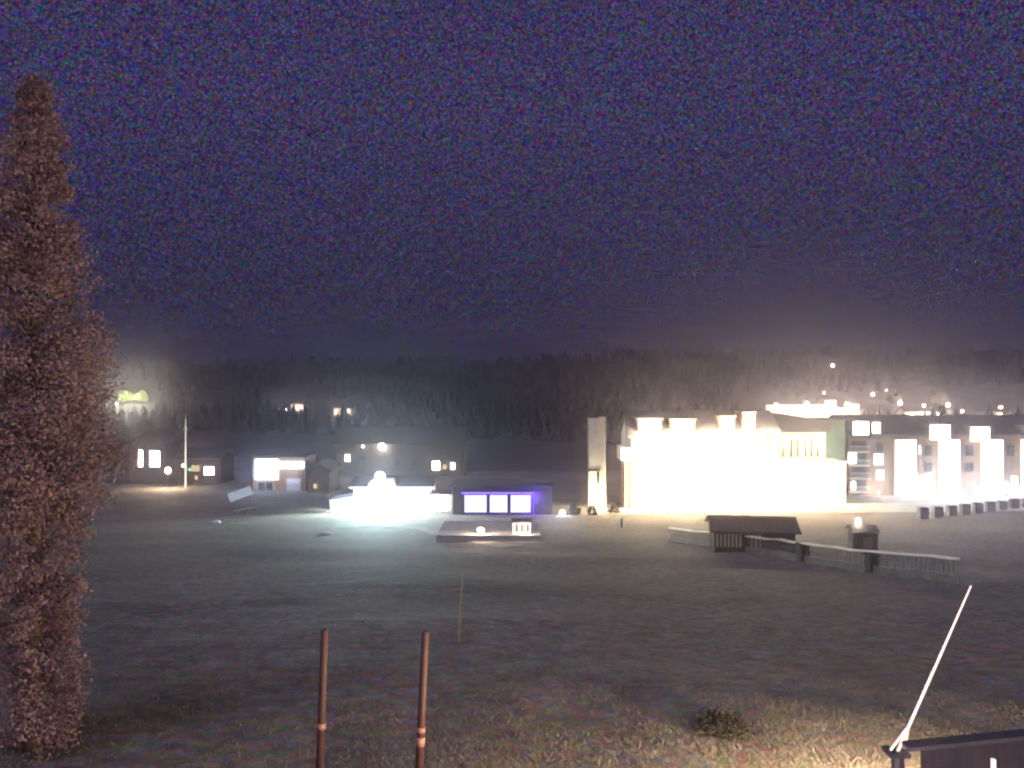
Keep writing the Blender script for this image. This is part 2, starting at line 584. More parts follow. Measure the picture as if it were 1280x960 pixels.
# ------------------------------------------------------------------ the hotel: floodlit main block
Y1 = 134.0
S = Y1 / F
cx = 880
g0 = gz((cx - 640) * S, Y1)
ht = thing('hotel', 'floodlit white hotel block with bright dormer windows, glaring in the night', 'hotel', ((cx - 640) * S, Y1, g0))
def X(px): return (px - cx) * S
BASE = 480 + (H0 - g0) / S
def Z(py): return (BASE - py) * S
wl, wr = X(790), X(972)
MB().box(wl, wr, 0, 13, -0.6, Z(547)).build('wall', WHITE, ht)
eave = Z(547)
MB().prism([(-0.9, eave), (6.5, eave + 3.6), (13.9, eave), (13.9, eave + 0.3), (6.5, eave + 3.95), (-0.9, eave + 0.3)], wl - 0.7, wr + 0.7).build('roof', ROOF, ht)
for k in (0, 1):
    MB().prism([(0.003, eave), (12.997, eave), (6.5, eave + 3.5)], (wl, wr - 0.25)[k], (wl + 0.25, wr)[k]).build('gable', WHITE, ht)
for (a, b, t0, t1) in ((800, 825, 525, 545), (842, 867, 526, 545), (905, 917, 522, 543), (932, 943, 517, 538)):
    xa, xb = X(a), X(b)
    z0, z1 = Z(t1), Z(t0)
    d = MB().box(xa - 0.25, xb + 0.25, 0.3, 6.0, eave - 0.05, z1 + 0.1)
    do = d.build('dormer', BROWN, ht)
    MB().box(xa - 0.5, xb + 0.5, -0.05, 6.2, z1 + 0.1, z1 + 0.28).build('dormer_roof', ROOF, do)
    MB().box(xa, xb, 0.24, 0.28, z0, z1).build('window', E_WARM, do)
for r_ in range(4):
    z0 = 0.9 + r_ * 3.05
    for i in range(8):
        c = wl + (i + 0.5) * (wr - wl) / 8
        window(ht, c - 0.65, c + 0.65, z0, z0 + 1.5, -0.02, E_WARM if (i * 3 + r_) % 3 else GLASSDARK, FRAMEW)
# balcony block on the left end
bal = MB().box(X(778), wl, 1.5, 7, Z(577), Z(560)).build('balcony', WHITE, ht)
MB().box(X(783), wl - 0.003, 2.2, 6.5, -0.6, Z(577) - 0.003).build('balcony_support', BROWN, ht)
MB().box(X(779), wl - 0.3, 1.44, 1.48, Z(575), Z(562)).build('window', E_WARM, bal)
MB().tube([(X(893), 8.5, eave + 1.5), (X(893), 8.5, eave + 4.9)], 0.5, 4).build('chimney', STONE, ht)

for i, px in enumerate((800, 826, 853, 880, 907, 934, 958)):
    y = Y1 - 5.0
    x = (px - 640) * y / F
    floodlight((x, y, gz(x, y) + 0.06), 'low ground floodlight washing the white hotel front with warm glare', E_LAMPWARM, 24000, (1.0, 0.83, 0.5), 'floodlights before the white hotel')
# lamps added above the eaves to brighten the front and the roof
for px in (812, 850, 890, 930, 960):
    x = X(px)
    MB().tube([(x, 0.0, eave - 1.0), (x, -1.35, eave - 0.5), (x, -1.35, eave + 0.7)], 0.05).build('added_lamp_bracket', DARKMETAL, ht)
    MB().ball((x, -1.35, eave + 0.9), 0.26).build('added_wall_lamp', E_LAMPWARM, ht, True)
    light(ht, (x, -1.7, eave + 1.3), 2600, (1.0, 0.83, 0.5), 0.25)

# ------------------------------------------------------------------ tower at the hotel's left
Yt = 128.0; St = Yt / F
tx = (747 - 640) * St; tg = gz(tx, Yt)
tw = thing('stair_tower', 'tall narrow pale tower with a dark band, lit from its foot', 'tower', (tx, Yt, tg))
bt = 480 + (H0 - tg) / St
tz = lambda py: (bt - py) * St
MB().box(-10.5 * St, 3 * St, 0, 2.6, -0.5, tz(589)).build('shaft_base', CREAM, tw)
MB().box(-10.5 * St, 3 * St, 0.02, 2.6, tz(587), tz(523)).build('shaft', PALE, tw)
MB().box(-12.0 * St, 3 * St, -0.12, 2.5, tz(589), tz(587)).build('band', DARKMETAL, tw)
MB().box(3 * St, 10.5 * St, 0.45, 2.8, -0.5, tz(521.5)).build('rear_shaft', PALE, tw)
MB().box(-1.0 * St, 2.2 * St, -0.03, 0.0, tz(605), tz(590)).build('slot_window', GLASSDARK, tw)
for px, e in ((738, 1500), (752, 1100)):
    x = (px - 640) * (Yt - 1.6) / F
    floodlight((x, Yt - 1.6, gz(x, Yt - 1.6)), 'small ground spotlight at the foot of the %s of the narrow tower' % ('left face' if px < 745 else 'right face'), E_LAMPWARM, e, (1.0, 0.86, 0.52), 'spotlights at the tower foot')

# ------------------------------------------------------------------ link building right of the main block
Yl = 152.0; Sl = Yl / F; cl = 1015
lg = gz((cl - 640) * Sl, Yl)
lk = thing('link_building', 'low white building with a dark sloping roof between the two hotel blocks', 'building', ((cl - 640) * Sl, Yl, lg))
bl = 480 + (H0 - lg) / Sl
lx = lambda px: (px - cl) * Sl
lz = lambda py: (bl - py) * Sl
MB().box(lx(960), lx(1032), 0, 9, -0.5, lz(540)).build('wall', CREAM, lk)
MB().prism_y([(lx(955), lz(540)), (lx(955), lz(517)), (lx(975), lz(517)), (lx(1036), lz(527)), (lx(1036), lz(540))], -1.0, 10).build('roof', ROOF, lk)
for px in (979, 989, 997, 1007, 1014, 1022):
    window(lk, lx(px - 1.4), lx(px + 1.4), lz(571), lz(549), -0.02, GLASSDARK, FRAMED, 0)
MB().box(lx(1032) + 0.003, lx(1058), 0.6, 8, -0.5, lz(526)).build('stair_block', TEAL, lk)
MB().box(lx(1031), lx(1059), 0.4, 8.2, lz(526), lz(524.5)).build('stair_block_roof', ROOF, lk)

for px in (982, 1006, 1026):  # lamps added to brighten the link front
    MB().tube([(lx(px), -0.003, lz(547)), (lx(px), -0.7, lz(546))], 0.04).build('added_lamp_bracket', DARKMETAL, lk)
    MB().ball((lx(px), -0.85, lz(547)), 0.2, 8, 5).build('added_wall_lamp', E_LAMPWARM, lk)
    light(lk, (lx(px), -1.7, lz(555)), 420, (1.0, 0.86, 0.58), 0.3)
light(lk, (lx(1045), -2.5, lz(573)), 90, (0.9, 1.0, 0.85), 0.3)

# low podium in front of it
Yp = 143.0; Sp = Yp / F
pg = gz((1010 - 640) * Sp, Yp)
pd = thing('terrace_wall', 'low white terrace wall in front of the link building, burnt out by lamps', 'wall', ((1010 - 640) * Sp, Yp, pg))
bp_ = 480 + (H0 - pg) / Sp
MB().box((966 - 1010) * Sp, (1057 - 1010) * Sp, 0, 6, -0.5, (bp_ - 579) * Sp).build('wall', WHITE, pd)
MB().box((965 - 1010) * Sp, (1058 - 1010) * Sp, -0.15, 6.1, (bp_ - 579) * Sp + 0.003, (bp_ - 577) * Sp).build('coping', CONCRETE, pd)
for i in range(6):
    x = (972 + i * 15 - 1010) * Sp
    MB().box(x, x + 0.9, -0.06, 0.0, 0.3, 2.6).build('door', (CREAM, GLASSDARK)[i % 2], pd)
for px in (985, 1015, 1045):
    y = Yp - 4.5; x = (px - 640) * y / F
    floodlight((x, y, gz(x, y) + 0.06), 'ground floodlight in front of the low white terrace wall', E_LAMPWARM, (11000, 8000, 5000)[(px - 985) // 30], (1.0, 0.85, 0.55), 'floodlights before the terrace wall')

# ------------------------------------------------------------------ hotel wing on the right
Yw = 160.0; Sw = Yw / F; cw = 1180
wg = gz((cw - 640) * Sw, Yw)
wing = thing('hotel_wing', 'brown hotel wing with tall white bays and lit dormers under a dark roof', 'hotel', ((cw - 640) * Sw, Yw, wg))
bw = 480 + (H0 - wg) / Sw
wx = lambda px: (px - cw) * Sw
wz = lambda py: (bw - py) * Sw
MB().box(wx(1060), wx(1330), 0, 14, -0.6, wz(545)).build('wall', mat('dark_brown_cladding', (0.10, 0.066, 0.052), 0.8, 0.3, 2.0, 0.3, 18, stretch=(1, 1, 0.15)), wing)
ez = wz(545)
MB().prism([(-0.8, ez), (-0.8, ez + 0.3), (7, ez + 3.6), (14.8, ez + 0.3), (14.8, ez), (7, ez + 3.2)], wx(1057), wx(1333)).build('roof', ROOF, wing)
for (a, b, t0, t1) in ((1064, 1083, 527, 543), (1088, 1097, 528, 541), (1160, 1184, 531, 549), (1210, 1233, 534, 551), (1279, 1300, 534, 551)):
    do = MB().box(wx(a) - 0.2, wx(b) + 0.2, -0.95, 6, ez - 0.45, wz(t0) + 0.1).build('dormer', DARKWOOD, wing)
    MB().box(wx(a) - 0.45, wx(b) + 0.45, -1.2, 6.2, wz(t0) + 0.1, wz(t0) + 0.3).build('dormer_roof', ROOF, do)
    MB().box(wx(a), wx(b), -1.0, -0.96, wz(t1), wz(t0)).build('window', E_WARM, do)
for (a, b) in ((1118, 1143), (1173, 1197), (1226, 1251), (1276, 1301)):
    bay = MB().box(wx(a), wx(b), -0.9, 0, -0.6, wz(549)).build('bay', WHITE, wing)
    for k in range(3):
        z0 = 0.8 + k * 3.0
        MB().box(wx(a) + 0.9, wx(b) - 0.9, -0.96, -0.9, z0, z0 + 1.6).build('bay_window', E_WARM if k else E_WHITE, bay)
# balconies at the left end
for k, (t0, t1) in enumerate(((551, 563), (566, 580), (583, 596), (600, 613))):
    fr = window(wing, wx(1064), wx(1083), wz(t1), wz(t0), -0.02, GLASSDARK, FRAMED, 2)
    br = MB()
    br.box(wx(1060), wx(1084), -1.2, -0.003, wz(t1) - 0.35, wz(t1) - 0.15)
    for i in range(13):
        xx = wx(1060) + 0.04 + i * (wx(1084) - wx(1060) - 0.1) / 12
        br.box(xx, xx + 0.05, -1.18, -1.13, wz(t1) - 0.15, wz(t1) + 0.75)
    br.box(wx(1060), wx(1084), -1.2, -1.1, wz(t1) + 0.75, wz(t1) + 0.85)
    br.build('balcony', CONCRETE, wing)
MB().box(wx(1060.5), wx(1070), -0.09, -0.075, wz(579), wz(566)).build('lit_window', E_WARM, wing)
MB().box(wx(1064), wx(1069), -0.09, -0.075, wz(612), wz(602)).build('lit_window', E_WARM, wing)
for (a, b, t0, t1, m_) in ((1095, 1104, 553, 565, GLASSDARK), (1092, 1104, 567, 581, E_WARM), (1148, 1151, 556, 568, E_WARM), (1095, 1105, 587, 600, E_WARM),
                           (1155, 1165, 556, 570, GLASSDARK), (1155, 1165, 578, 590, GLASSDARK), (1206, 1217, 556, 570, GLASSDARK), (1206, 1217, 578, 590, GLASSDARK),
                           (1258, 1268, 556, 570, GLASSDARK), (1263, 1272, 595, 608, E_WARM), (1268, 1272, 563, 572, E_WARMDIM)):
    window(wing, wx(a), wx(b), wz(t1), wz(t0), -0.02, m_, FRAMED, 1)
# lit ground-floor shop fronts at the right end
for a, b in ((1215, 1234), (1246, 1285)):
    window(wing, wx(a), wx(b), 0.3, wz(608), -0.06 if b < 1240 else -0.08, E_WHITE, FRAMED, 2, 'shop_window')
MB().tube([(wx(1200), 7, ez + 2.8), (wx(1200), 7, ez + 5.3)], 0.45, 4).build('chimney', STONE, wing)
for px, e in ((1098, 220), (1131, 2200), (1150, 160), (1185, 2200), (1205, 160), (1239, 1400), (1290, 700)):
    y = Yw - 2.3; x = (px - 640) * y / F
    floodlight((x, y, gz(x, y) + 0.06), 'cold white ground floodlight at the foot of the brown hotel wing', E_COOL, e, (0.80, 0.93, 1.0) if px > 1110 else (1, 0.9, 0.7), 'floodlights at the hotel wing', 0, None)

for px, lab in ((1124, 'cold white lamp on a low post before the first white bay of the brown wing'), (1196, 'cold white lamp on a low post before the second white bay of the brown wing'), (1258, 'cold white lamp on a low post before the third white bay of the brown wing')):
    y = Yw - 6.0; x = (px - 640) * y / F
    lamp_post((x, y, gz(x, y)), 2.6, lab, E_COOL, 900, (0.8, 0.93, 1.0), 'lamp posts before the wing', 0.3)

# ------------------------------------------------------------------ row of stone blocks along the forecourt
A = hit(1148, 649); B = hit(1284, 634); A = Vector((A.x, A.y)); B = Vector((B.x, B.y))
words = ['leftmost of the row', 'second from left', 'third from left', 'fourth from left',
         'in the middle of the row', 'fourth from right', 'third from right', 'second from right', 'rightmost of the row']
proto = None
for i in range(9):
    p = A + (B - A) * (i + 0.3) / 8.5
    loc = (p.x, p.y, gz(p.x, p.y))
    lab = 'dark square stone block on the lit forecourt edge, ' + words[i]
    if proto is None:
        mb = MB().box(-0.62, 0.62, -0.5, 0.5, -0.3, 1.55)
        proto = mb.build('stone_block', STONE, None, False, 0.09)
        tag(proto, lab, 'stone block', 'dark stone blocks along the forecourt edge')
        proto.location = loc
    else:
        c = proto.copy(); COL.objects.link(c); c.location = loc; c['label'] = lab
        c.rotation_euler = (0, 0, random.uniform(-0.08, 0.08)); c.scale = (1, 1, random.uniform(0.93, 1.05))

# ------------------------------------------------------------------ retaining wall with rail, piers
def rail_wall():
    p0 = hit(838, 676); p1 = hit(1195, 731)
    a = Vector((p0.x, p0.y)); b = Vector((p1.x, p1.y))
    t = thing('bridge_parapet', 'long low parapet with a pale top rail running down across the dark meadow', 'parapet', (0, 0, 0))
    n = 22
    d = (b - a).normalized(); nn = Vector((-d.y, d.x))
    wb = MB(); cb = MB(); rb = MB()
    for i in range(n):
        q0 = a + (b - a) * i / n; q1 = a + (b - a) * (i + 1) / n
        z0 = gz(q0.x, q0.y); z1 = gz(q1.x, q1.y)
        def slab(mb, zo0, zo1, hw):
            k = len(mb.v)
            for q, z in ((q0, z0), (q1, z1)):
                for s_ in (-hw, hw):
                    mb.v.append((q.x + nn.x * s_, q.y + nn.y * s_, z + zo0)); mb.v.append((q.x + nn.x * s_, q.y + nn.y * s_, z + zo1))
            for f_ in ((0, 1, 5, 4), (2, 6, 7, 3), (1, 3, 7, 5), (0, 4, 6, 2), (0, 2, 3, 1), (4, 5, 7, 6)):
                mb.f.append([k + j for j in f_])
        slab(wb, -0.4, 0.42, 0.16)
        slab(cb, 1.12, 1.2, 0.2)
        for j in range(5):
            q = q0 + (q1 - q0) * (j + 0.5) / 5; z = gz(q.x, q.y)
            rb.box(q.x - 0.03, q.x + 0.03, q.y - 0.03, q.y + 0.03, z + 0.42, z + 1.12)
        slab(rb, 0.75, 0.8, 0.02)
    wb.build('wall', mat('pale_concrete', (0.22, 0.21, 0.2), 0.9, 0.3, 1.2, 0.3, 15), t)
    cb.build('top_rail', WHITEPAINT, t)
    rb.build('railing', mat('weathered_metal', (0.16, 0.155, 0.15), 0.7, 0.2, 4), t)
    for px, py in ((931, 690), (1004, 705), (1089, 722)):
        s_ = min(range(400), key=lambda i: abs(640 + F * (a + (b - a) * i / 400).x / (a + (b - a) * i / 400).y - px))
        q = a + (b - a) * s_ / 400
        z = gz(q.x, q.y)
        hw = 5.5 * q.y / F
        hz = 21 * q.y / F
        MB().box(q.x - hw, q.x + hw, q.y - 0.45, q.y + 0.35, z - 0.4, z + hz).box(q.x - hw - 0.06, q.x + hw + 0.06, q.y - 0.52, q.y + 0.42, z + hz + 0.003, z + hz + 0.12).build('pier', DARKWOOD, t)
    return a, b
ra, rb_ = rail_wall()

# dark hut behind the parapet
p = hit(948, 691)
hut = thing('wooden_hut', 'dark low wooden hut with lattice front and shallow roof below the glaring hotel', 'hut', (p.x, p.y + 1.0, gz(p.x, p.y + 1.0)), R(-8))
s_ = p.y / F
hw = 50 * s_; hh = 25 * s_
MB().box(-hw, hw, 0, 4.2, -0.5, hh).build('wall', DARKWOOD, hut)
MB().prism([(-0.5, hh), (2.1, hh + 0.75), (4.7, hh), (4.7, hh + 0.12), (2.1, hh + 0.9), (-0.5, hh + 0.12)], -hw - 0.35, hw + 0.35).build('roof', ROOF, hut)
lat = MB()
for i in range(12):
    x = -hw + 0.15 + i * (hw * 1.15) / 12
    lat.box(x, x + 0.12, -0.07, -0.003, 0.35, hh - 0.15)
lat.build('lattice', mat('weathered_slats', (0.4, 0.36, 0.3), 0.85, 0.3, 4), hut)
MB().box(hw * 0.35, hw * 0.35 + 0.95, -0.05, -0.003, 0, min(hh - 0.2, 1.95)).build('door', DARKWOOD, hut)

p = hit(1086, 690)
hut2 = thing('storage_shed', 'small dark shed with a lamp on its roof, beside the parapet', 'shed', (p.x, p.y + 0.6, gz(p.x, p.y + 0.6)), R(-10))
s2 = p.y / F
MB().box(-15 * s2, 15 * s2, 0, 2.2, -0.4, 22 * s2).build('wall', DARKWOOD, hut2)
MB().prism([(-0.25, 22 * s2), (1.1, 22 * s2 + 0.4), (2.45, 22 * s2), (2.45, 22 * s2 + 0.1), (1.1, 22 * s2 + 0.52), (-0.25, 22 * s2 + 0.1)], -17 * s2, 17 * s2).build('roof', ROOF, hut2)
MB().box(-3 * s2, 8 * s2, -0.04, -0.003, 0, 18 * s2).build('door', mat('shed_door', (0.1, 0.08, 0.06), 0.8), hut2)
MB().tube([(-6 * s2, 0.9, 22 * s2 + 0.3), (-6 * s2, 0.9, 22 * s2 + 0.62)], 0.04).build('lamp_stem', DARKMETAL, hut2)
MB().ball((-6 * s2, 0.9, 22 * s2 + 0.75), 0.2, 8, 5, 1.4).build('lamp', E_LAMPWARM, hut2, True)

# pair of small posts on the lit forecourt edge
for px, py, lab in ((777, 660, 'short dark post at the left edge of the glaring forecourt'), (893, 665, 'short dark post left of the dark wooden hut')):
    p = hit(px, py)
    o = MB().tube([(0, 0, -0.2), (0, 0, 1.1), (0, 0, 1.15)], [0.13, 0.13, 0.06]).build('bollard', DARKMETAL)
    o.location = p; tag(o, lab, 'bollard', 'bollards on the forecourt edge')

# ------------------------------------------------------------------ generic house placed from pixels
def house(name, label, cat, px0, px1, py_eave, Yd, wins, wall=BROWN, roof='gable', rise=2.0, depth=9, group=None, base_off=0.0):
    c = (px0 + px1) / 2; s = Yd / F
    x = (c - 640) * s; g = gz(x, Yd)
    t = thing(name, label, cat, (x, Yd, g), 0, group)
    b = 480 + (H0 - g) / s
    fx = lambda px: (px - c) * s
    fz = lambda py: (b - py) * s
    e = fz(py_eave)
    MB().box(fx(px0), fx(px1), 0, depth, -1.5, e).build('wall', wall, t)
    if roof == 'gable':
        m = depth / 2
        MB().prism([(-0.7, e), (-0.7, e + 0.25), (m, e + rise + 0.25), (depth + 0.7, e + 0.25), (depth + 0.7, e), (m, e + rise)], fx(px0) - 0.6, fx(px1) + 0.6).build('roof', ROOF, t)
        for q in (fx(px0), fx(px1) - 0.2):
            MB().prism([(0.003, e), (depth - 0.003, e), (m, e + rise - 0.1)], q, q + 0.2).build('gable', wall, t)
    elif roof == 'front':
        w_ = fx(px1)
        MB().prism_y([(-w_ - 0.6, e), (-w_ - 0.6, e + 0.25), (0, e + rise + 0.25), (w_ + 0.6, e + 0.25), (w_ + 0.6, e), (0, e + rise)], -0.9, depth + 0.6).build('roof', ROOF, t)
        MB().prism_y([(-w_, e), (w_, e), (0, e + rise - 0.1)], 0.0, depth).build('gable', DARKWOOD, t)
    else:
        MB().box(fx(px0) - 0.3, fx(px1) + 0.3, -0.4, depth + 0.3, e + 0.003, e + 0.3).build('roof', ROOF, t)
    for q in wins:
        a, bb, t0, t1, m_ = q[:5]
        window(t, fx(a), fx(bb), fz(t1), fz(t0), -0.02, m_, q[5] if len(q) > 5 else FRAMED, 0 if bb - a < 9 else 1, fw=min(0.09, 0.1 * (bb - a) * s))
    return t, fx, fz

# left group
hA, ax, az = house('chalet', 'dark chalet at far left with two tall bright windows side by side', 'house', 163, 205, 556, 182,
    [(173, 179, 562, 584, E_WHITE), (187, 200, 563, 584, E_WHITE)], DARKWOOD, 'front', 2.6)
hB, bx_, bz = house('chalet', 'dark low house with one small bright window, right of the thin mast', 'house', 222, 275, 574, 178,
    [(227, 232, 580, 584, E_WARM), (239, 250, 581, 590, E_WARMDIM), (255, 268, 583, 594, E_WHITE), (243, 248, 594, 600, E_WARMDIM)], DARKWOOD, 'gable', 1.8)
MB().ball((bx_(237.5), -0.2, bz(587)), 0.22, 8, 5).build('signal_lamp', E_GREEN, hB)
p = at(210, 596, 172)
lamp_post((p.x, p.y, gz(p.x, p.y)), H0 - (588 - 480) / F * 172 - gz(p.x, p.y), 'bright warm street lamp just right of the twin window chalet', E_LAMPWARM, 1500, (1, 0.78, 0.5), r=0.55)
p = at(232, 600, 174)
ms = thing('mast', 'thin tall metal mast behind the left houses', 'mast', (p.x, p.y, gz(p.x, p.y)))
MB().tube([(0, 0, -0.3), (0, 0, 6), (0, 0, 13.5)], [0.16, 0.13, 0.08]).build('pole', PALEMETAL, ms)
MB().tube([(-0.5, 0, 11.5), (0.5, 0, 11.5)], 0.05).build('crossarm', PALEMETAL, ms)
MB().tube([(0, 0, 13.4), (0, 0, 14.4)], 0.02).build('tip', PALEMETAL, ms)

hC, cx_, cz = house('shop_building', 'lit two storey building with a glowing white canopy and a display window', 'building', 316, 382, 572, 168,
    [(358, 376, 598, 617, mat('shop_interior_glass', (0.5, 0.5, 0.55), 0.2), FRAMEW), (322, 342, 602, 617, GLASSDARK, FRAMEW)], BROWN, 'flat', 1)
MB().box(cx_(320), cx_(348), -0.5, -0.1, cz(599), cz(574)).build('light_box', E_SIGNGLOW, hC)
MB().box(cx_(349), cx_(380), -0.9, -0.1, cz(585), cz(577)).build('canopy', E_SIGNGLOW, hC)
light(hC, (cx_(334), -1.6, cz(586)), 120, (0.75, 0.88, 1.0), 0.5)
light(hC, (cx_(366), -1.6, cz(592)), 40, (0.85, 0.9, 1.0), 0.4)
light(hC, (cx_(308), -1.0, cz(590)), 200, (0.5, 0.65, 1.0), 0.4)

# banner and bench-like rail on the slope below it
p = hit(300, 627)
bn = thing('banner', 'pale tilted banner standing on the slope left of the lit shop', 'banner', p, R(0))
s3 = p.y / F
rot = Matrix.Rotation(R(-20), 3, 'Y')
MB().box(-15 * s3, 15 * s3, -0.04, 0.04, 4 * s3, 15 * s3, rot, (0, 0, 10 * s3)).build('cloth', PALEMETAL, bn)
for sx in (-12, 12):
    MB().tube([(sx * s3, 0.08, -0.3), (sx * s3, 0.08, (10 + sx * 0.3) * s3)], 0.05).build('post', DARKMETAL, bn)
p = hit(306, 643)
rl = thing('wooden_rail', 'low pale slanting rail on posts below the tilted banner', 'rail', p)
s3 = p.y / F
MB().tube([(-14 * s3, 0, 4 * s3), (14 * s3, 0, 9 * s3)], 0.1).build('handrail', mat('pale_wood', (0.5, 0.48, 0.36), 0.8), rl)
for sx, hz in ((-13, 4), (0, 6), (13, 10)):
    MB().tube([(sx * s3, 0, -0.4), (sx * s3, 0, hz * s3)], 0.06).build('post', DARKWOOD, rl)
for px, py, lab in ((270, 654, 'small pale stone in the grass at left, below the dark house'), (407, 668, 'small pale flat stone in the grass below the glaring pavilion')):
    p = hit(px, py)
    o = MB().ball((0, 0, 0.12), 0.62, 9, 6, 0.38).build('boulder', mat('pale_stone', (0.55, 0.56, 0.58), 0.8, 0.2, 3), None, True)
    for v_ in o.data.vertices: v_.co *= 1 + 0.25 * noise.noise(v_.co * 2 + Vector((px, 0, 0)))
    o.location = p; tag(o, lab, 'stone', 'pale stones in the meadow')

# dark house with warm glimmer left of pavilion
house('chalet', 'dark house with two faint glimmering windows between shop and pavilion', 'house', 384, 412, 590, 165,
    [(391, 397, 604, 611, E_WARMDIM), (393, 396, 617, 621, E_WARM), (403, 407, 602, 609, GLASSDARK)], DARKWOOD, 'front', 1.6)

# pavilion C, burnt out
Yc = 134.0; sC = Yc / F
pav, pvx, pvz = house('pavilion', 'low pavilion burnt out by cold white floodlights left of centre', 'pavilion', 442, 538, 610, Yc,
    [(447, 470, 620, 640, E_WHITE, FRAMEW), (476, 494, 620, 640, E_WHITE, FRAMEW), (500, 518, 620, 640, E_WHITE, FRAMEW), (521, 536, 620, 640, E_WHITE, FRAMEW)], WHITE, 'gable', 1.2, 8)
MB().box(pvx(412), pvx(442) - 0.003, 0.4, 6, -0.6, pvz(626)).build('side_room', WHITE, pav)
MB().prism_y([(pvx(410), pvz(626) + 0.003), (pvx(442), pvz(626) + 0.003), (pvx(442), pvz(621))], 0.1, 6.2).build('side_roof', PALEMETAL, pav)
MB().prism_y([(pvx(458), pvz(609)), (pvx(497), pvz(609)), (pvx(490), pvz(600)), (pvx(465), pvz(600))], -0.4, 3.5).build('porch_gable', WHITE, pav)
for px, e in ((422, 2500), (448, 7000), (470, 9000), (492, 9000), (514, 7000), (532, 4000)):
    y = Yc - 3.5; x = (px - 640) * y / F
    floodlight((x, y, gz(x, y)), 'cold white floodlight on the ground before the low pavilion', E_COOL, e, (0.80, 1.0, 0.97), 'floodlights before the pavilion')
p = at(475, 596, 131)
lamp_post((p.x, p.y, gz(p.x, p.y)), H0 - (596 - 480) / F * 131 - gz(p.x, p.y), 'big glowing round lamp rising over the burnt out pavilion', E_COOL, 15000, (0.70, 1.0, 0.95), r=0.75, spot=150)
# white annex
house('annex', 'small brightly lit white cube between the pavilion and the violet glazed building', 'building', 537, 563, 620, 133,
    [(540, 549, 624, 641, E_WHITE, FRAMEW), (551, 560, 624, 641, E_WHITE, FRAMEW)], WHITE, 'flat', 1, 5)
x = (550 - 640) * 130 / F
floodlight((x, 130.5, gz(x, 130.5)), 'warm floodlight on the ground before the white cube', E_COOL, 1100, (1.0, 0.97, 0.9), None)

# dark apartment house behind with a few lit windows
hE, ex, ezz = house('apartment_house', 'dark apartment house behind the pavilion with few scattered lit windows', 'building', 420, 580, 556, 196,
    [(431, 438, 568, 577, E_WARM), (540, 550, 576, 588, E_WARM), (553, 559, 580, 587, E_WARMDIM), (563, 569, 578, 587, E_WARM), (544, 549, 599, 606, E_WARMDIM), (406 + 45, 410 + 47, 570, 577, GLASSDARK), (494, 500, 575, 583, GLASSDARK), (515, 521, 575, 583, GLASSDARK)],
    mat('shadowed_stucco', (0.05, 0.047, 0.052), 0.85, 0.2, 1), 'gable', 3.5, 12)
MB().tube([(ex(476), 3, ezz(562)), (ex(476), 3, ezz(548))], 0.5, 4).build('chimney', STONE, hE)
MB().ball((ex(478), -0.8, ezz(558)), 0.75).build('roof_lamp', E_LAMPWARM, hE, True)
light(hE, (ex(478), -1.8, ezz(558)), 50, (1, 0.9, 0.75), 0.4)
MB().ball((ex(454), -0.3, ezz(558)), 0.22, 8, 5).build('eave_lamp', E_LAMPWARM, hE)

# violet building D
Yv = 126.0
hV, vx, vz = house('restaurant', 'low dark building with three bright panes edged in violet light', 'building', 566, 690, 609, Yv, [], DARKWOOD, 'flat', 1, 8)
for a, b in ((581, 608), (612.5, 634), (638.5, 663)):
    f = MB()
    f.box(vx(a) - 0.1, vx(b) + 0.1, -0.16, -0.003, vz(640) - 0.1, vz(640)).box(vx(a) - 0.1, vx(b) + 0.1, -0.16, -0.003, vz(619), vz(619) + 0.1)
    f.box(vx(a) - 0.1, vx(a), -0.16, -0.003, vz(640), vz(619)).box(vx(b), vx(b) + 0.1, -0.16, -0.003, vz(640), vz(619))
    fo = f.build('window', mat('violet_frame', (0.12, 0.1, 0.35), 0.5), hV)
    MB().box(vx(a), vx(b), -0.1, -0.05, vz(640), vz(619)).build('pane', E_PANEL, fo)
nb = MB()
nb.tube([(vx(577), -0.3, vz(616)), (vx(667), -0.3, vz(616)), (vx(667), -0.3, vz(646)), (vx(579), -0.3, vz(644))], 0.09, 6)
nb.build('violet_light_strip', E_VIOLET, hV)
for px, e in ((585, 260), (622, 300), (660, 450)):
    light(hV, (vx(px), -1.0, vz(645)), e, (0.16, 0.09, 1.0), 0.4)
light(hV, (vx(668), -0.8, vz(622)), 220, (0.14, 0.08, 1.0), 0.4)
# terrace in front
p = hit(612, 678)
tr = thing('terrace', 'wide low terrace platform with a kerb before the violet lit building', 'terrace', (p.x, p.y + 1.5, gz(p.x, p.y + 1.5)))
s4 = p.y / F
MB().prism_y([(-72 * s4, -1.5), (66 * s4, -1.5), (64 * s4, 0.45), (-68 * s4, 0.45)], 0, 9).build('platform', CONCRETE, tr)
MB().box(-69 * s4, 65 * s4, -0.12, 0.25, 0.453, 0.56).build('edge', PAVING, tr)
p2 = at(601, 664, p.y + 2.5)
lt_ = thing('garden_lamp', 'small warm lamp glowing low on the dark terrace', 'lamp', (p2.x, p.y + 2.5, tr.location.z + 0.45))
MB().tube([(0, 0, 0), (0, 0, 0.25)], 0.06).build('stem', DARKMETAL, lt_)
MB().ball((0, 0, 0.4), 0.32, 10, 6, 0.6).build('lamp_head', E_LAMPWARM, lt_, True)
light(lt_, (0, -0.5, 0.6), 160, (1, 0.75, 0.55), 0.2)
p2 = at(652, 662, p.y + 3)
ks = thing('kiosk', 'small pale kiosk at the right end of the dark terrace', 'kiosk', (p2.x, p.y + 3, tr.location.z + 0.45))
MB().box(-12 * s4, 12 * s4, 0, 1.6, 0, 14 * s4).build('wall', PALE, ks)
MB().box(-13.5 * s4, 13.5 * s4, -0.2, 1.8, 14 * s4 + 0.003, 16 * s4).build('roof', ROOF, ks)
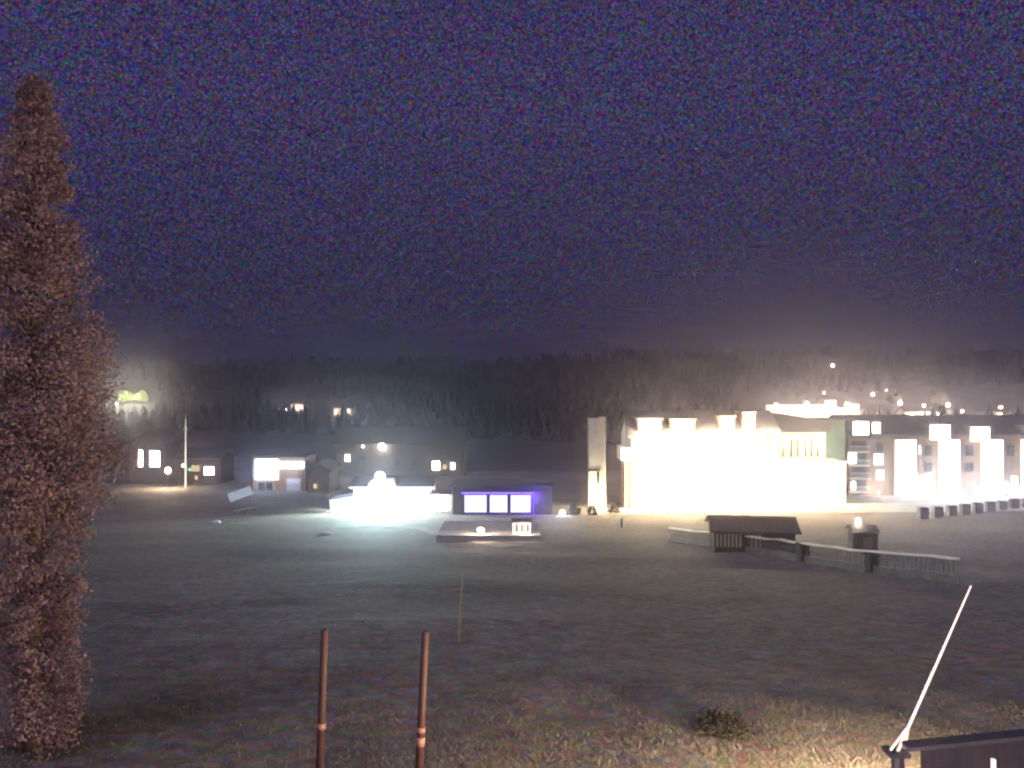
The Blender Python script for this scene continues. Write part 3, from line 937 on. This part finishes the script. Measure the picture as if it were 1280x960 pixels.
for a in (-8, -1, 6):
    MB().box(a * s4, (a + 3.5) * s4, -0.05, -0.003, 2.5 * s4, 12 * s4).build('shutter', STONE, ks)
light(ks, (4 * s4, -1.2, 10 * s4), 60, (1, 0.85, 0.75), 0.2)

# bluish lamp between restaurant and tower
p = at(703, 652, 124)
lamp_post((p.x, p.y, gz(p.x, p.y)), H0 - (641 - 480) / F * 124 - gz(p.x, p.y), 'small cold white round lamp left of the narrow tower', E_COOL, 350, (0.8, 0.95, 1), r=0.38)

# ------------------------------------------------------------------ hillside houses and lamps
def hill_lamp(px, py, label, em, energy, col, r=0.8, h=5.0):
    """lamp whose head shows at (px, py): its foot lies on the hillside just below"""
    p = hit(px, py + 8, 210)
    hh = H0 - (py - 480) / F * p.y - p.z
    lamp_post((p.x, p.y, p.z), max(hh, 2.5), label, em, energy, col, 'lamps on the hillside', r, rad=0.6)
hill_lamp(357, 512, 'small cold lamp on the left hillside, the left one of two', E_COOL, 500, (0.7, 0.85, 1), 0.8)
hill_lamp(446, 520, 'small cold lamp on the left hillside, the right one of two', E_COOL, 500, (0.7, 0.85, 1), 0.8)
hill_lamp(1041, 457, 'lone lamp high on the dark hill above the hotel', E_LAMPWARM, 0, (1, 0.9, 0.7), 1.2)
hill_lamp(1091, 493, 'hillside lamp above the gap between link building and wing', E_LAMPWARM, 1500, (1, 0.85, 0.6), 0.8)
hill_lamp(1125, 504, 'hillside lamp at the left end of the lit roadside house', E_LAMPWARM, 1500, (1, 0.85, 0.6), 0.9)
hill_lamp(1155, 507, 'hillside lamp over the middle of the lit roadside house', E_LAMPWARM, 900, (1, 0.85, 0.6), 0.6)
hill_lamp(1185, 506, 'hillside lamp at the right end of the lit roadside house', E_LAMPWARM, 1500, (1, 0.85, 0.6), 0.9)
hill_lamp(1251, 510, 'hillside lamp over the small bright house at far right', E_LAMPWARM, 1500, (1, 0.9, 0.7), 0.8)
hill_lamp(1061, 506, 'hillside lamp at the right end of the long lit wall', E_LAMPWARM, 1200, (1, 0.85, 0.6), 0.8)
hill_lamp(970, 506, 'hillside lamp at the left end of the long lit wall', E_LAMPWARM, 1200, (1, 0.85, 0.6), 0.8)
hill_lamp(1009, 505, 'hillside lamp over the middle of the long lit wall', E_LAMPWARM, 1500, (1, 0.85, 0.6), 1.0)
for px, py, lab in ((1098, 517, 'tiny hillside lamp low behind the wing roof, left of the lit house'), (1108, 488, 'tiny lamp high on the slope right of the link building'), (1203, 514, 'tiny hillside lamp between the lit house and the tall cold lamp'), (1232, 519, 'tiny hillside lamp left of the small bright house'), (1270, 520, 'tiny hillside lamp at the right frame edge'), (1030, 491, 'tiny lamp on the slope above the right part of the lit wall')):
    hill_lamp(px, py, lab, E_LAMPWARM, 0, (1, 0.9, 0.7), 0.5)
p = at(1213, 525, 178)
lamp_post((p.x, p.y, gz(p.x, p.y)), p.z - gz(p.x, p.y), 'large cold white lamp standing tall behind the hotel wing roof', E_COOL, 3000, (0.8, 0.93, 1), r=1.0)

# long floodlit retaining wall behind the hotel
def hill_wall():
    y = 228.0; s = y / F
    x0, x1 = (958 - 640) * s, (1075 - 640) * s
    zt0, zt1 = H0 - (506 - 480) * s, H0 - (513 - 480) * s
    zb = H0 - (527 - 480) * s
    t = thing('retaining_wall', 'long floodlit retaining wall along the hillside road behind the hotel', 'wall', ((x0 + x1) / 2, y, zb))
    hw_ = (x1 - x0) / 2
    MB().prism_y([(-hw_, -1), (hw_, -1), (hw_, zt1 - zb), (hw_ * 0.2, zt0 - zb + 0.1), (-hw_, zt0 - zb)], 0, 0.6).build('wall', WHITE, t)
    for i in range(5):
        x = -hw_ + 4 + i * (2 * hw_ - 8) / 4
        MB().tube([(x, 0, zt0 - zb - 1.2), (x, -2.2, zt0 - zb - 0.6)], 0.06).build('lamp_arm', DARKMETAL, t)
        MB().ball((x, -2.4, zt0 - zb - 0.6), 0.3, 8, 5).build('lamp_head', E_LAMPWARM, t)
        light(t, (x, -2.9, zt0 - zb - 1.0), 2600, (1, 0.88, 0.6), 0.3)
hill_wall()
def hill_house(px0, px1, pt, pb, label, e, lit=True, col=(1, 0.85, 0.6)):
    p = hit((px0 + px1) / 2, pb, 200)
    t, fx, fz = house('hillside_house', label, 'house', px0, px1, pt, p.y,
        [(px0 + (px1 - px0) * k, px0 + (px1 - px0) * (k + 0.14), pt + 2, pb - 2.5, E_WARM) for k in (0.12, 0.42, 0.72)], CREAM, 'gable', 1.8, 8, 'houses on the hillside')
    if e: light(t, (0, -3.0, 2.0), e, col, 0.4)
hill_house(1131, 1181, 515, 526, 'long floodlit house on the hillside above the hotel wing', 5000)
hill_house(1246, 1262, 516, 526, 'small bright house on the hillside at the far right', 2200)
hill_house(1030, 1046, 500, 508, 'small lit house above the long lit wall', 1800)
hill_house(1062, 1074, 505, 513, 'tiny lit house at the right end of the long lit wall', 1200)
hill_house(363, 380, 505, 514, 'faint brownish house on the left hillside beside the first cold lamp', 260, col=(1, 0.7, 0.45))
hill_house(416, 440, 510, 520, 'faint brownish house on the left hillside beside the second cold lamp', 300, col=(1, 0.7, 0.45))

# ------------------------------------------------------------------ trees
def tree(name, label, cat, loc, prof, m, n, leaf, seed=1, group=None, trunk_r=0.18, trunk_h=None, clump=0.5, lobes=60):
    """prof: list of (height, radius); leaf clumps spread through the crown volume"""
    rnd = random.Random(seed)
    t = thing(name, label, cat, loc, 0, group)
    hmax = prof[-1][0]; h0 = prof[0][0]
    def rad(h):
        for (a, ra_), (b, rb2) in zip(prof[:-1], prof[1:]):
            if a <= h <= b: return ra_ + (rb2 - ra_) * (h - a) / (b - a)
        return 0.1
    th = trunk_h or hmax * 0.9
    MB().tube([(0, 0, -0.4), (0.05, 0, th * 0.35), (-0.05, 0.05, th * 0.7), (0, 0, th)], [trunk_r * 1.3, trunk_r, trunk_r * 0.6, trunk_r * 0.15]).build('trunk', BARK, t, True)
    lb = MB()
    mb = MB()
    for i in range(lobes):
        h = h0 + (hmax - h0) * rnd.random() ** 0.9
        a = rnd.uniform(0, 6.283)
        r = rad(h) * rnd.uniform(0.45, 1.02)
        c = Vector((r * math.cos(a), r * math.sin(a), h + rnd.uniform(-0.1, 0.3) * clump))
        cs = clump * rnd.uniform(0.5, 1.25) * (0.2 + 0.8 * rad(h) / max(q[1] for q in prof))
        lb.tube([(0, 0, max(0.3, h - r * 0.5)), tuple(c * 0.55 + Vector((0, 0, h * 0.45 - r * 0.1))), tuple(c)], [trunk_r * 0.3, trunk_r * 0.16, 0.012], 5)
        for k in range(max(4, int(n / lobes))):
            d = Vector((rnd.gauss(0, 1), rnd.gauss(0, 1), rnd.gauss(0, 0.8)))
            mb.leaf(c + d * cs * 0.55, leaf, rnd)
    lb.build('branches', BARK, t)
    mb.build('crown', m, t)
    return t

Ytr = 14.6
sT = Ytr / F
tx = (41 - 640) * sT
tg = gz(tx, Ytr)
th_ = lambda py: H0 - (py - 480) * sT - tg
prof = [(th_(py), r * sT) for py, r in ((975, 46), (930, 50), (850, 50), (740, 47), (650, 56), (600, 86), (540, 106), (460, 88), (390, 72), (320, 56), (240, 42), (170, 30), (125, 19), (108, 3))]
tree('tall_tree', 'tall slender reddish tree filling the left edge', 'tree', (tx, Ytr, tg), prof, LEAF_RED, 85000, 0.033, 5, None, 0.13, clump=0.42, lobes=460)

for k, (px, py, w_, h_, lab, m_) in enumerate(((983, 503, 4.5, 6.5, 'pale lit tree behind the left half of the long lit wall', LEAF), (1004, 504, 5, 5.5, 'rounder lit tree behind the middle of the long lit wall', LEAF),
        (1115, 507, 4.5, 5.5, 'lit tree on the hillside left of the floodlit house', LEAF), (1174, 508, 5.5, 5.5, 'lit tree on the hillside behind the floodlit house', LEAF),
        (157, 501, 5.2, 5.2, 'lamp lit pale green tree on the left hillside, left of a pair', LEAF_PALE), (177, 500, 5.6, 5.2, 'lamp lit pale green tree on the left hillside, right of a pair', LEAF_PALE))):
    p = hit(px, py + 5, 215)
    s = p.y / F
    hh = (py + 5 - (py - (24 if k < 4 else 11))) * s
    ww = (9 if k < 4 else 9) * s
    t = tree('lit_tree', lab, 'tree', p, [(hh * 0.25, ww * 0.5), (hh * 0.5, ww), (hh * 0.8, ww * 0.8), (hh, ww * 0.15)], m_, 900, 0.35 * s / 0.25, 20 + k, 'trees lit by lamps on the hillside', 0.2, clump=ww * 0.45, lobes=40)
    if k >= 4:
        light(t, (0, -ww - 2.2, hh * 0.55), 8000, (1.0, 1.0, 0.68), 0.5)
p = hit(146, 509, 215)
hill_lamp(146, 505, 'small warm lamp below the pale green trees on the left hillside', E_LAMPWARM, 400, (1, 0.9, 0.7), 0.7)

# bushes round the tower foot
for k, (px, py, w_, lab) in enumerate(((717, 648, 1.0, 'dark bush left of the narrow tower foot'), (741, 647, 0.8, 'low dark bush in front of the narrow tower foot'), (767, 643, 0.95, 'round dark bush right of the narrow tower foot'))):
    y = 124.5 if k != 2 else 127
    x = (px - 640) * y / F
    t = tree('bush', lab, 'bush', (x, y, gz(x, y)), [(0.1, w_ * 0.8), (w_ * 0.7, w_), (w_ * 1.5, w_ * 0.5), (w_ * 1.7, 0.1)], LEAF_DARK, 900, 0.12, 40 + k, 'bushes at the tower foot', 0.06, w_ * 1.2, w_ * 0.4, 40)

# dark low shrub on the lamplit grass
p = hit(905, 922)
t = tree('shrub', 'low dark shrub on the warmly lit grass near the front', 'shrub', p, [(0.02, 0.5), (0.12, 0.6), (0.26, 0.4), (0.38, 0.05)], mat('blackish_leaves', (0.012, 0.012, 0.012), 0.9, 0.4, 2), 2200, 0.035, 60, None, 0.03, 0.5, 0.2, 70)

# ------------------------------------------------------------------ red marker poles in the meadow
def marker(px_top, py_top, px_b, Yd, label, bands, loc_py=985):
    s = Yd / F
    x = (px_b - 640) * s
    g = gz(x, Yd)
    t = thing('marker_pole', label, 'pole', (x, Yd, g), 0, 'red marker poles in the meadow')
    top = Vector(((px_top - 640) * s - x, 0, H0 - (py_top - 480) * s - g))
    MB().tube([tuple(top * -0.06), tuple(top * 0.5), tuple(top * 0.985), tuple(top)], [0.062, 0.058, 0.056, 0.03], 12).build('pole', REDPAINT, t, True)
    for (z0, z1) in bands:
        za = (H0 - (z0 - 480) * s - g) / top.z; zb = (H0 - (z1 - 480) * s - g) / top.z
        MB().tube([tuple(top * zb), tuple(top * za)], 0.066, 12).build('reflective_band', REFLECT, t, True)
    return t
marker(406, 786, 399, 13.4, 'red marker pole with one pale band, left of the pair in the meadow', [(904, 911)])
marker(532, 788, 523, 13.2, 'red marker pole with two pale bands, right of the pair in the meadow', [(909, 915), (921, 932)])
p = hit(573, 806)
sk = thing('stake', 'very thin pale stake with a side twig behind the right red pole', 'stake', p)
s = p.y / F
MB().tube([(0, 0, -0.2), (2.0 * s, 0, 40 * s), (6 * s, 0, 92 * s)], [0.028, 0.025, 0.012], 6).build('stem', mat('dry_stem', (0.17, 0.15, 0.1), 0.9), sk)
MB().tube([(4 * s, 0, 70 * s), (-9 * s, 0, 70 * s), (-19 * s, 0, 66 * s)], [0.014, 0.011, 0.006], 6).build('twig', MATS['dry_stem'], sk)

# ------------------------------------------------------------------ near wall with coping and leaning white rod, bottom right
Yn = 4.0; sn = Yn / F
wx0 = (1157 - 640) * sn; wx1 = 3.4
g = gz(2.4, Yn)
nw = thing('boarded_wall', 'dark boarded wall end with coping at the bottom right corner', 'wall', (wx0, Yn, g))
zt = lambda py: H0 - (py - 480) * sn - g
slope = ((933 - 918) * sn) / ((1280 - 1135) * sn)
Lw = wx1 - wx0
MB().prism_y([(0, -0.4), (Lw, -0.4), (Lw, zt(932) + slope * Lw), (0, zt(932))], 0, 0.05).build('wall', mat('black_boards', (0.016, 0.014, 0.016), 0.9, 0.4, 3, 0.3, 12, stretch=(8, 8, 0.5)), nw)
o0 = (1135 - 1157) * sn
MB().prism_y([(o0, zt(936) + slope * o0), (Lw + 0.05, zt(936) + slope * Lw), (Lw + 0.05, zt(931) + slope * Lw), (o0, zt(931) + slope * o0)], -0.015, 0.065).build('coping', DARKMETAL, nw)
MB().box((1238 - 1157) * sn, (1242 - 1157) * sn, -0.02, -0.003, zt(962), zt(947)).build('nail_plate', WHITEPAINT, nw)

# rod on a small tripod bracket standing beyond the wall end
Yr = 4.35; sr = Yr / F
base = at(1122, 940, Yr); top = at(1214, 732, Yr)
gb_ = gz(base.x, Yr)
rd = thing('antenna', 'long thin white rod leaning right on a forked bracket at bottom right', 'antenna', (base.x, Yr, gb_))
b0 = base - Vector((base.x, Yr, gb_)); t0 = top - Vector((base.x, Yr, gb_))
MB().tube([tuple(b0), tuple((b0 + t0) / 2), tuple(t0)], [0.0085, 0.0065, 0.0045], 8).build('rod', WHITEPAINT, rd, True)
j1 = b0 + (t0 - b0) * 0.16
MB().tube([tuple(j1), tuple(at(1113, 938, Yr - 0.02) - rd.location)], 0.006, 6).tube([tuple(j1), tuple(at(1130, 938, Yr + 0.05) - rd.location)], 0.006, 6).build('bracket', WHITEPAINT, rd)
MB().tube([(b0.x, b0.y, -0.3), (b0.x, b0.y, b0.z)], 0.03, 10).build('post', DARKMETAL, rd)
MB().box(b0.x - 0.055, b0.x + 0.045, b0.y - 0.05, b0.y + 0.06, b0.z - 0.012, b0.z + 0.006).build('plate', DARKMETAL, rd)

# garden lamps that throw the warm pool on the lawn at bottom right
for x, y, e, lab in ((5.3, 11.6, 950, 'low garden lamp on the lawn right of the boarded wall end'), (2.6, 10.2, 450, 'low garden lamp on the lawn near the leaning white rod')):
    g = gz(x, y)
    t = thing('garden_lamp', lab, 'lamp', (x, y, g), 0, 'low garden lamps')
    MB().tube([(0, 0, -0.2), (0, 0, 0.5)], 0.06, 10).build('post', DARKMETAL, t)
    MB().tube([(0, 0, 0.5), (0, 0, 0.62)], 0.055, 10).build('lens', E_LAMPWARM, t)
    MB().tube([(0, 0, 0.62), (0, 0, 0.66)], 0.08, 10).build('cap', DARKMETAL, t)
    light(t, (0, 0.12, 0.56), e, (1.0, 0.74, 0.42), 0.06)

# light of the house the view is taken from, just behind and below the viewpoint
light(None, (-1.2, -0.6, H0 - 0.8), 820, (1.0, 0.71, 0.80), 0.3)

# ------------------------------------------------------------------ thin haze, added so that bright lamps and walls bloom
hz = MB().box(-1500, 1500, -40, 1480, -45, 46).build('haze', bpy.data.materials.new('bloom_haze'))
hm = hz.data.materials[0]; hm.use_nodes = True
t = hm.node_tree; t.nodes.clear()
pv = t.nodes.new('ShaderNodeVolumePrincipled')
pv.inputs['Color'].default_value = (0.84, 0.76, 0.95, 1)
pv.inputs['Density'].default_value = 0.00055
pv.inputs['Anisotropy'].default_value = 0.965
o = t.nodes.new('ShaderNodeOutputMaterial')
t.links.new(pv.outputs[0], o.inputs['Volume'])
hz['kind'] = 'stuff'
